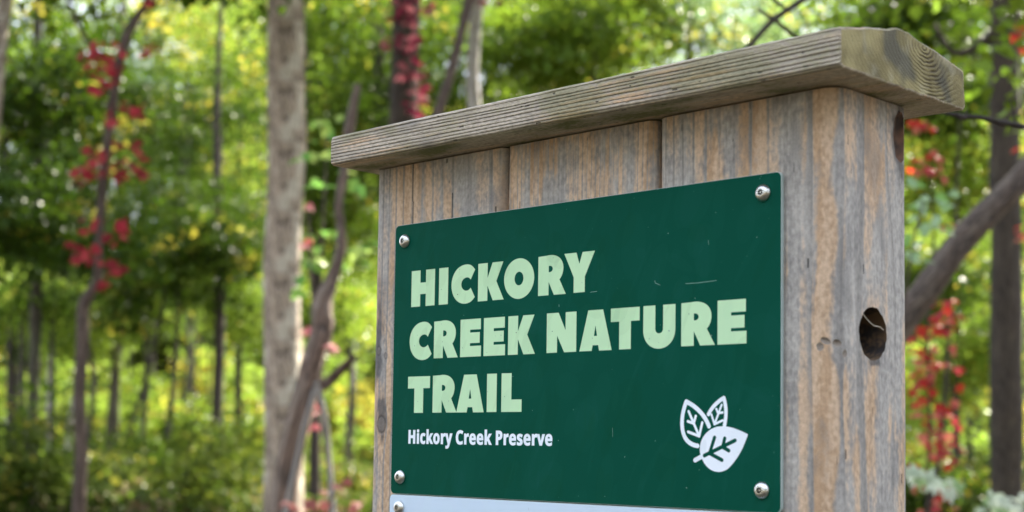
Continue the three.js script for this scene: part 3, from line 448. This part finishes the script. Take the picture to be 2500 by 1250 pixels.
// ---- mid-distance trees: trunk pixels (x, y of the foot), half width, distance, crown blobs
function tree(label, px, base, hw, d, barkMat, hue, blobs, opts = {}) {
  const foot = at(px, base, d), g0 = terrain(foot.x, foot.z), top = opts.top ?? 9, ln = opts.lean ?? rr(-0.3, 0.3), r = hw * d / F;
  const b = V(foot.x, g0, foot.z), t = thing('forest_tree', label, 'tree', opts.group, b);
  const pts = [[V(0, -0.1, 0), r * 1.35], [V(ln * 0.05, 0.5, 0), r], [V(ln * 0.3 + rr(-.06, .06) + (opts.bend ?? 0) * rr(-1, 1), top * 0.3, 0), r * 0.92], [V(ln * 0.7 + rr(-.1, .1) + (opts.bend ?? 0) * rr(-1, 1), top * 0.62, rr(-.1, .1)), r * 0.7], [V(ln, top, 0), r * 0.25]];
  const geos = [tube(pts, 9, 0.12, 0.25)];
  for (const [c, rx, ry] of blobs) { const e = c.clone().sub(b), y0 = Math.min(top * 0.9, Math.max(1.2, e.y - ry * 0.7)); geos.push(tube([[V(ln * y0 / top * 0.9, y0, 0), r * 0.4], [V(e.x * 0.5, (y0 + e.y) / 2 + 0.2, e.z * 0.5), r * 0.26], [e, r * 0.12]], 6, 0.1, 0.3)); }
  part(t, 'trunk', mergeGeometries(geos), barkMat);
  crown(t, blobs, hue, opts.far ? FARSPRAY : SPRAY, opts.scale ?? 1, opts.odd ?? 0.04);
  return t;
}
const B = BARK;
tree('slim dark tree at far left behind the creeper sapling', 75, 1230, 15, 15, B.olive, 'dark', [blob(60, 200, 15, 330, 230, 1.6, 260), blob(120, 560, 14.5, 260, 190, 1.3, 170)]);
tree('dark slender trunk at the left edge with deep green crown', 28, 1110, 11, 24, B.dark, 'dark', [blob(20, 650, 24, 330, 200, 2.2, 300), blob(160, 380, 25, 300, 220, 2.2, 260)]);
tree('straight dark trunk between the creeper sapling and the glade', 275, 1105, 13, 25, B.olive, 'mid', [blob(330, 560, 25, 260, 210, 2.2, 300), blob(290, 330, 25, 320, 190, 2.4, 290)], { top: 11 });
tree('thin upright trunk before the bright glade', 400, 1180, 7, 22, B.olive, 'mid', [blob(430, 640, 22, 210, 130, 1.6, 170)], { top: 6 });
tree('slim straight dark trunk left of the big grey tree', 525, 1180, 14, 22, B.dark, 'dark', [blob(540, 560, 22, 210, 170, 1.8, 230), blob(480, 280, 23, 220, 200, 2, 170)]);
tree('thin grey trunk close beside the big grey tree', 582, 1150, 9, 28, B.olive, 'lime', [blob(550, 160, 28, 190, 280, 2.6, 320), blob(600, 460, 29, 150, 160, 2, 160)], { top: 12, odd: 0.14 });
tree('dim trunk glimpsed under the stub of the broken stem', 770, 1190, 14, 17, B.dark, 'mid', [blob(830, 120, 17, 230, 170, 1.8, 260), blob(830, 480, 17, 170, 210, 1.6, 230)]);
tree('dark tree close behind the left edge of the trail post', 930, 1240, 18, 15, B.dark, 'mid', [blob(1000, 170, 15.5, 190, 150, 1.6, 170), blob(860, 330, 15, 130, 150, 1.4, 120)]);
tree('broad leafy tree behind the middle of the cap board', 1400, 1150, 7, 16, B.olive, 'fresh', [blob(1330, 90, 16, 220, 130, 1.8, 210), blob(1500, 30, 17, 200, 150, 1.8, 150)], { top: 8 });
tree('dim brown trunk behind the cap with bright open leaves', 1675, 1150, 15, 18, B.brown, 'pale', [blob(1690, 60, 18, 210, 150, 2.0, 85), blob(1860, 110, 19, 170, 110, 1.8, 45)], { top: 9 });
tree('leafy green tree rising behind the cap end', 2160, 1150, 20, 15, B.dark, 'mid', [blob(2190, 60, 15, 200, 110, 1.7, 190), blob(2310, 230, 14.5, 130, 130, 1.2, 110)], { top: 8 });
tree('yellow green tree filling the view right of the post', 2330, 1190, 10, 16, B.olive, 'lime', [blob(2340, 420, 16, 180, 190, 1.6, 240), blob(2420, 800, 16, 150, 190, 1.5, 150), blob(2280, 900, 17, 110, 150, 1.4, 100)], { top: 8, odd: 0.15 });
tree('dark stem behind the red creeper on the right', 2270, 1180, 7, 12, B.dark, 'mid', [blob(2260, 640, 12.5, 110, 160, 1, 80)], { top: 4.5 });

tree('pale thin trunk lit by the sun between two dark ones at far left', 118, 1130, 8, 30, B.pale, 'lime', [blob(100, 700, 30, 120, 110, 1.5, 90)], { top: 7, odd: 0.4, lean: 0.1 });
tree('pale leaning sapling stem just left of the creeper sapling', 158, 1190, 7, 24, B.pale, 'lime', [blob(200, 820, 24, 90, 90, 1, 50)], { top: 4, lean: 0.35 });
tree('hair thin trunk in the middle of the bright glade', 455, 1120, 6, 34, B.olive, 'lime', [blob(440, 720, 34, 130, 130, 1.6, 90)], { top: 8, odd: 0.14 });
tree('thin dim trunk right of the dark one beside the creeper sapling', 345, 1140, 7, 27, B.olive, 'fresh', [blob(350, 740, 27, 130, 110, 1.5, 90)], { top: 7 });
tree('pale trunk glimpsed between the stub and the post', 845, 1160, 7, 26, B.pale, 'lime', [blob(850, 760, 26, 100, 120, 1.4, 80)], { top: 7, odd: 0.14 });
tree('dim trunk low behind the orange creeper', 2365, 1180, 11, 20, B.dark, 'fresh', [blob(2370, 620, 20, 120, 140, 1.4, 110)], { top: 7 });
for (let i = 0; i < 30; i++) {
  const px = i < 24 ? -20 + i * 39 + rr(-16, 16) : 2230 + (i - 24) * 45 + rr(-15, 15), d = rr(19, 42), yc = rr(560, 800);
  tree('thin straight trunk among many between the near trees and the glade', px, 1150, rr(3.2, 7) * Math.sqrt(26 / d), d, i % 4 ? B.olive : B.dark, ['mid', 'fresh', 'lime', 'dark', 'mid'][i % 5], [blob(px + rr(-40, 40), yc, d, rr(70, 130), rr(60, 120), 1.2, 60)], { top: rr(6, 9), lean: rr(-1.1, 1.1), bend: 0.25, group: 'thin trunks before the glade' });
}
// ---- farther trees that close the view
const farLab = [['far tree with pale yellow green leaves beyond the glade', 'lime'], ['far tree with olive green leaves beyond the glade', 'olive'], ['far tree with fresh green leaves beyond the glade', 'fresh']];
for (let i = 0; i < 40; i++) {
  const px = -250 + i * 78 + rr(-35, 35), d = rr(50, 74), k = i % 3, q = farLab[k], hi = px > 1450 && px < 2150 ? 0.28 : px < 520 ? 0.45 : 1;
  tree(q[0], px, 1105, rr(6, 11), d, [B.olive, B.dark, B.brown][i % 3], q[1], [[at(px, rr(880, 960), d), 3.0, 2.2, 3, 130], [at(px + rr(-40, 40), rr(600, 760), d), 4.2, 3.2, 4, 230], [at(px + rr(-60, 60), rr(260, 440), d), 4.6, 3.6, 4, Math.round(250 * hi)], [at(px + rr(-90, 90), rr(-60, 120), d), 4.6, 3.4, 4, Math.round(110 * hi)]], { far: true, top: 16, group: 'far trees, ' + q[1], odd: 0.07, scale: 1.5 });
}
// ---- sunlit shrubs of the glade
const shLab = [['bright yellow green shrub in the sunlit glade', 'lime'], ['golden leaved shrub in the sunlit glade', 'yellow'], ['fresh green shrub in the sunlit glade', 'fresh']];
for (let i = 0; i < 46; i++) {
  const px = i < 34 ? -60 + i * 30 + rr(-20, 20) : 2180 + (i - 34) * 30 + rr(-20, 20), d = rr(28, 46), k = [0, 2, 0, 0, 0, 2, 0, 1, 0, 0, 2, 0][i % 12], f = at(px, 1100, d), b = V(f.x, terrain(f.x, f.z), f.z), hgt = rr(1.0, 3.6);
  const t = thing('glade_shrub', shLab[k][0], 'shrub', 'glade shrubs, ' + shLab[k][1], b);
  part(t, 'stem', tube([[V(0, -0.1, 0), 0.03], [V(rr(-.1, .1), hgt * 0.5, 0), 0.02], [V(rr(-.2, .2), hgt, 0), 0.008]], 6, 0.1, 0.3), B.olive);
  crown(t, [[V(b.x, b.y + hgt * 0.55, b.z), 0.9, hgt * 0.5, 0.9, 46]], shLab[k][1], FARSPRAY, 0.7, 0.15, 'foliage');
}
for (let i = 0; i < 20; i++) {
  const px = i < 15 ? -40 + i * 62 + rr(-25, 25) : 2240 + (i - 15) * 60 + rr(-20, 20), d = rr(13, 24), f = at(px, 1150, d), b = V(f.x, terrain(f.x, f.z), f.z), hgt = rr(0.5, 1.25) * (px < 180 ? 1.4 : 1), k = i % 3;
  const t = thing('low_shrub', ['low deep green shrub on the shaded forest floor', 'low fresh green shrub on the shaded forest floor', 'low olive green shrub on the shaded forest floor'][k], 'shrub', 'low shrubs on the forest floor, ' + ['deep green', 'fresh green', 'olive'][k], b);
  part(t, 'stem', tube([[V(0, -0.1, 0), 0.02], [V(rr(-.1, .1), hgt * 0.5, 0), 0.014], [V(rr(-.15, .15), hgt, 0), 0.006]], 6, 0.1, 0.2), B.olive);
  crown(t, [[V(b.x, b.y + hgt * 0.5, b.z), rr(0.5, 0.9), hgt * 0.5, 0.6, 55]], ['mid', 'fresh', 'olive'][k], SPRAY, 0.9, 0.06, 'foliage');
}
// ---- the wood on the near side of the trail, behind the viewer: it hides the low sky from the post
for (let i = 0; i < 15; i++) {
  const a = (-105 + i * 15 + rr(-4, 4)) * Math.PI / 180, d = rr(9, 13), x = Math.sin(a) * d, z = Math.cos(a) * d, b = V(x, terrain(x, z), z);
  const t = thing('forest_tree', 'leafy tree on the other side of the trail', 'tree', 'trees across the trail', b);
  part(t, 'trunk', tube([[V(0, -0.1, 0), 0.14], [V(rr(-.2, .2), 3, 0), 0.11], [V(rr(-.4, .4), 7, 0), 0.04]], 8, 0.12, 0.3), BARK.dark);
  crown(t, [[V(b.x, b.y + 2.0, b.z), 1.7, 1.4, 1.5, 120], [V(b.x, b.y + 5.0, b.z), 2.0, 1.8, 1.8, 130]], 'mid', FARSPRAY);
}
// tall trees out of view to the right and ahead, whose tops shade the post and the ground round it
for (const [x, z, y] of [[4.6, -5.2, 8.2], [7.2, -8.5, 10.5], [3.2, -8.2, 9.6], [8.4, -4.2, 9.0], [6.0, -11.5, 12.5]]) {
  const b = V(x, terrain(x, z), z), t = thing('forest_tree', 'tall tree whose top shades the post from above', 'tree', 'tall shade trees', b);
  part(t, 'trunk', tube([[V(0, -0.1, 0), 0.17], [V(rr(-.2, .2), 4, 0), 0.13], [V(rr(-.3, .3), y, 0), 0.05]], 8, 0.12, 0.3), BARK.dark);
  crown(t, [[V(b.x, y, b.z), 2.6, 1.5, 2.4, 260]], 'fresh', FARSPRAY);
}
// ---- undergrowth over the forest floor
{
  const geo = sprayGeo(16, 0.10, 0.22), pts = [];
  for (let i = 0; i < 20000; i++) { const d = rr(8, 46), px = rr(-200, 2700); const p = at(px, 1100, d); if (N(p.x * 0.35, p.z * 0.35, 5) < -0.28) continue; pts.push(V(p.x, terrain(p.x, p.z) + rr(0.03, 0.34), p.z)); }
  const im = shadow(new THREE.InstancedMesh(geo, leafMat, pts.length)); const hs = [HUE.mid, HUE.olive, [0.11, 0.075, 0.035], HUE.dark, [0.15, 0.12, 0.05]];
  pts.forEach((p, i) => { const s = rr(0.5, 1.1); Q.setFromEuler(EU.set(gauss() * 0.3, rr(0, 6.28), gauss() * 0.3)); im.setMatrixAt(i, M4.compose(p, Q, V(s, s, s))); const h = hs[Math.floor(rnd() * 5)], v = rr(0.7, 1.2); im.setColorAt(i, COL.setRGB(h[0] * v, h[1] * v, h[2] * v)); });
  im.name = 'undergrowth'; im.userData = { kind: 'stuff', label: 'low green undergrowth over the forest floor', category: 'undergrowth' }; scene.add(im);
}
// ---- fallen log on the floor
{
  const a = at(250, 1192, 20), b = at(430, 1200, 20.6), base = onGround(a), t = thing('fallen_log', 'dark fallen log lying on the floor beyond the thin trunks', 'log', null, base);
  part(t, 'trunk', tube([[V(-0.4, 0.1, 0), 0.08], [b.clone().sub(base).multiplyScalar(0.5).setY(0.1), 0.075], [V(b.x - base.x + 0.5, 0.08, b.z - base.z), 0.05]], 10, 0.15), B.dark);
}

// ---------------------------------------------------------------- creepers and saplings with leaves one can tell apart
function creeperLeaf(size, n, spread) {                                 // palmate leaf of n leaflets
  const L = []; for (let i = 0; i < n; i++) { const a = (i - (n - 1) / 2) * spread, l = size * (0.62 - 0.1 * Math.abs(i - (n - 1) / 2)), g = leafGeo(l, l * 0.46, l * 0.08, l * 0.22); g.rotateZ(-0.18); g.rotateY(a); L.push(g); }
  return mergeGeometries(L);
}
const CLEAF = [creeperLeaf(0.10, 5, 0.62), creeperLeaf(0.09, 5, 0.7), creeperLeaf(0.10, 3, 0.75)], OLEAF = [leafGeo(0.085, 0.055, 0.008, 0.018), leafGeo(0.075, 0.056, 0.006, 0.012)];
const leafTone = (r, g, b) => new THREE.MeshPhysicalMaterial({ color: new THREE.Color().setRGB(r, g, b), roughness: 1, transmission: 0.5, thickness: 0, side: THREE.DoubleSide, specularIntensity: 0.06, clearcoat: 0.17, clearcoatRoughness: 0.27 });
const RED = [leafTone(0.30, 0.022, 0.032), leafTone(0.38, 0.05, 0.055), leafTone(0.19, 0.016, 0.02)], PURPLE = [leafTone(0.16, 0.016, 0.04), leafTone(0.24, 0.025, 0.055), leafTone(0.42, 0.13, 0.15)], ORANGE = [leafTone(0.50, 0.05, 0.025), leafTone(0.42, 0.03, 0.022), leafTone(0.55, 0.16, 0.11)];
const PALE = [leafTone(0.24, 0.36, 0.18), leafTone(0.32, 0.44, 0.26), leafTone(0.18, 0.33, 0.08)], GREEN = [leafTone(0.12, 0.26, 0.05), leafTone(0.18, 0.32, 0.06), leafTone(0.25, 0.34, 0.08)], PINK = [leafTone(0.55, 0.16, 0.16), leafTone(0.50, 0.10, 0.10), leafTone(0.6, 0.28, 0.25)];
function leafy(name, label, category, dist, stems, barkMat, clusters, geos, tones, sizePx) {
  const base = at(...stems[0][0].slice(0, 2), dist), t = thing(name, label, category, null, base); let k = 0;
  stems.forEach((p, i) => part(t, i ? 'stem_' + String(i).padStart(3, '0') : 'stem', tube(p.map(([x, y, r, dd = 0]) => [at(x, y, dist + dd).sub(base), r * dist / F]), 6, 0.15, 0.05), barkMat));
  for (const [cx, cy, sx, sy, n, dz = 0.25] of clusters) for (let i = 0; i < n; i++) {
    const m = part(t, k ? 'leaf_' + String(k).padStart(3, '0') : 'leaf', geos[Math.floor(rnd() * geos.length)], tones[Math.floor(rnd() * tones.length)]); k++;
    m.position.copy(at(cx + rr(-sx, sx), cy + rr(-sy, sy), dist + gauss() * dz).sub(base));
    m.rotation.set(rr(0.2, 1.3), rr(0, 6.283), gauss() * 0.5, 'XYZ'); const s = sizePx * dist / F / 0.1 * rr(0.75, 1.25); m.scale.setScalar(s);
  }
  return t;
}
leafy('red_creeper', 'red creeper climbing the crooked dark sapling', 'creeper', 7.3, [[[232, 700, 4], [240, 560, 4], [262, 380, 3], [285, 230, 3], [300, 80, 3], [358, 0, 2]]], B.brown,
  [[255, 130, 45, 35, 14], [250, 190, 30, 30, 8], [285, 275, 25, 25, 5], [325, 268, 20, 18, 5], [300, 400, 45, 45, 15], [225, 390, 30, 30, 7], [215, 430, 25, 25, 6], [205, 620, 30, 30, 7], [290, 570, 25, 30, 5], [288, 655, 22, 14, 4], [255, 690, 14, 10, 2], [210, 545, 22, 15, 3], [362, 118, 18, 14, 3], [365, 10, 12, 10, 2]].flatMap((c) => [c, [c[0], c[1], c[2] * 1.25, c[3] * 1.15, c[4]]]), CLEAF, RED, 40);
leafy('purple_creeper', 'purple red creeper on the dark trunk above the cap board', 'creeper', 9.5, [[[1000, 330, 4], [1005, 200, 4], [985, 100, 3], [990, -40, 3]]], B.brown,
  [[985, 10, 35, 18, 6], [965, 40, 28, 22, 5], [1000, 45, 25, 15, 4], [975, 110, 35, 22, 9], [1010, 105, 25, 15, 4], [1000, 165, 25, 25, 6], [1035, 170, 18, 18, 4], [1025, 232, 32, 22, 10], [1010, 275, 40, 12, 5], [1040, 20, 15, 15, 3], [1200, 10, 30, 12, 4]].flatMap((c) => [c, [c[0], c[1], c[2], c[3], Math.ceil(c[4] * 0.4)]]), CLEAF, PURPLE, 40);
leafy('orange_creeper', 'orange red creeper hanging beside the right edge of the post', 'creeper', 6, [[[2262, 1260, 4], [2270, 1000, 4], [2265, 800, 4], [2280, 620, 3], [2270, 400, 3]], [[2215, 800, 3], [2250, 845, 3], [2290, 870, 2]]], B.dark,
  [[2250, 395, 30, 25, 6], [2270, 410, 20, 20, 3], [2305, 770, 25, 40, 9], [2285, 800, 30, 30, 8], [2240, 830, 20, 40, 8], [2300, 880, 35, 40, 10], [2255, 900, 25, 40, 9], [2240, 990, 20, 40, 8], [2300, 1030, 35, 50, 12], [2265, 1080, 30, 30, 7], [2310, 1105, 25, 30, 6], [2240, 1160, 25, 30, 5], [2290, 1215, 40, 25, 7], [2245, 300, 20, 12, 3], [2310, 560, 15, 15, 2]].flatMap((c) => [c, [c[0] + 6, c[1] + 10, c[2] * 1.2, c[3] * 1.2, Math.ceil(c[4] * 0.8)]]), CLEAF, [...ORANGE, RED[1]], 36);
leafy('leafy_sapling', 'pale green leaved sapling close behind the right edge of the post', 'sapling', 4.5, [[[2180, 1100, 4], [2200, 800, 4], [2230, 600, 3], [2260, 470, 3]]], B.brown,
  [[2240, 520, 35, 30, 6], [2270, 470, 35, 25, 6], [2280, 550, 35, 25, 6], [2235, 600, 25, 25, 5], [2260, 630, 25, 20, 4], [2330, 500, 30, 25, 4]], OLEAF, PALE, 46);
leafy('leafy_sapling', 'low sapling with large whitish leaves at the lower right', 'sapling', 4, [[[2230, 1330, 4], [2260, 1250, 4], [2275, 1190, 3]], [[2420, 1330, 4], [2440, 1260, 3], [2430, 1220, 3]]], B.brown,
  [[2265, 1175, 35, 16, 6], [2310, 1190, 25, 16, 5], [2235, 1170, 20, 14, 3], [2430, 1210, 35, 14, 6], [2420, 1245, 35, 14, 6], [2470, 1225, 25, 14, 4]], CLEAF, [leafTone(0.40, 0.46, 0.33), leafTone(0.48, 0.53, 0.42), leafTone(0.25, 0.36, 0.16)], 62);
leafy('leafy_sapling', 'fresh green sapling between the big grey tree and the broken stem', 'sapling', 7, [[[770, 1200, 3], [780, 800, 3], [790, 500, 3], [800, 330, 2]]], B.brown,
  [[770, 390, 30, 25, 7], [800, 320, 40, 35, 8], [775, 440, 25, 25, 5], [860, 620, 30, 40, 8], [770, 640, 25, 40, 8], [860, 420, 30, 40, 6], [790, 560, 25, 30, 5], [750, 700, 20, 25, 4]], OLEAF, GREEN, 46);
leafy('young_shrub', 'low pinkish leaved shrub at the foot of the broken stem', 'shrub', 5, [[[760, 1330, 4], [790, 1260, 3], [820, 1200, 3]], [[740, 1330, 3], [720, 1250, 2]]], B.brown,
  [[830, 1195, 25, 14, 5], [790, 1215, 25, 14, 4], [740, 1235, 30, 12, 5], [700, 1240, 25, 10, 3], [850, 1225, 20, 14, 3]], CLEAF, [leafTone(0.30, 0.10, 0.085), leafTone(0.36, 0.18, 0.15), leafTone(0.22, 0.07, 0.06)], 40);
leafy('autumn_creeper', 'few red and orange leaves on the broken stem', 'creeper', 6.1, [[[780, 860, 3], [760, 700, 3], [752, 520, 2]]], B.brown,
  [[746, 512, 8, 8, 2], [752, 590, 16, 14, 3], [752, 795, 16, 16, 4], [800, 850, 10, 25, 3], [765, 1000, 14, 20, 3], [765, 1050, 10, 10, 2]], CLEAF, PINK, 40);
leafy('autumn_creeper', 'few orange leaves at the upper right edge of the view', 'creeper', 8, [[[2500, 300, 3], [2495, 160, 3], [2490, 40, 2]]], B.brown,
  [[2488, 80, 14, 20, 4], [2492, 120, 12, 14, 2], [2490, 380, 14, 20, 2], [2485, 570, 14, 20, 3]], CLEAF, ORANGE, 46);

renderer.render(scene, camera);
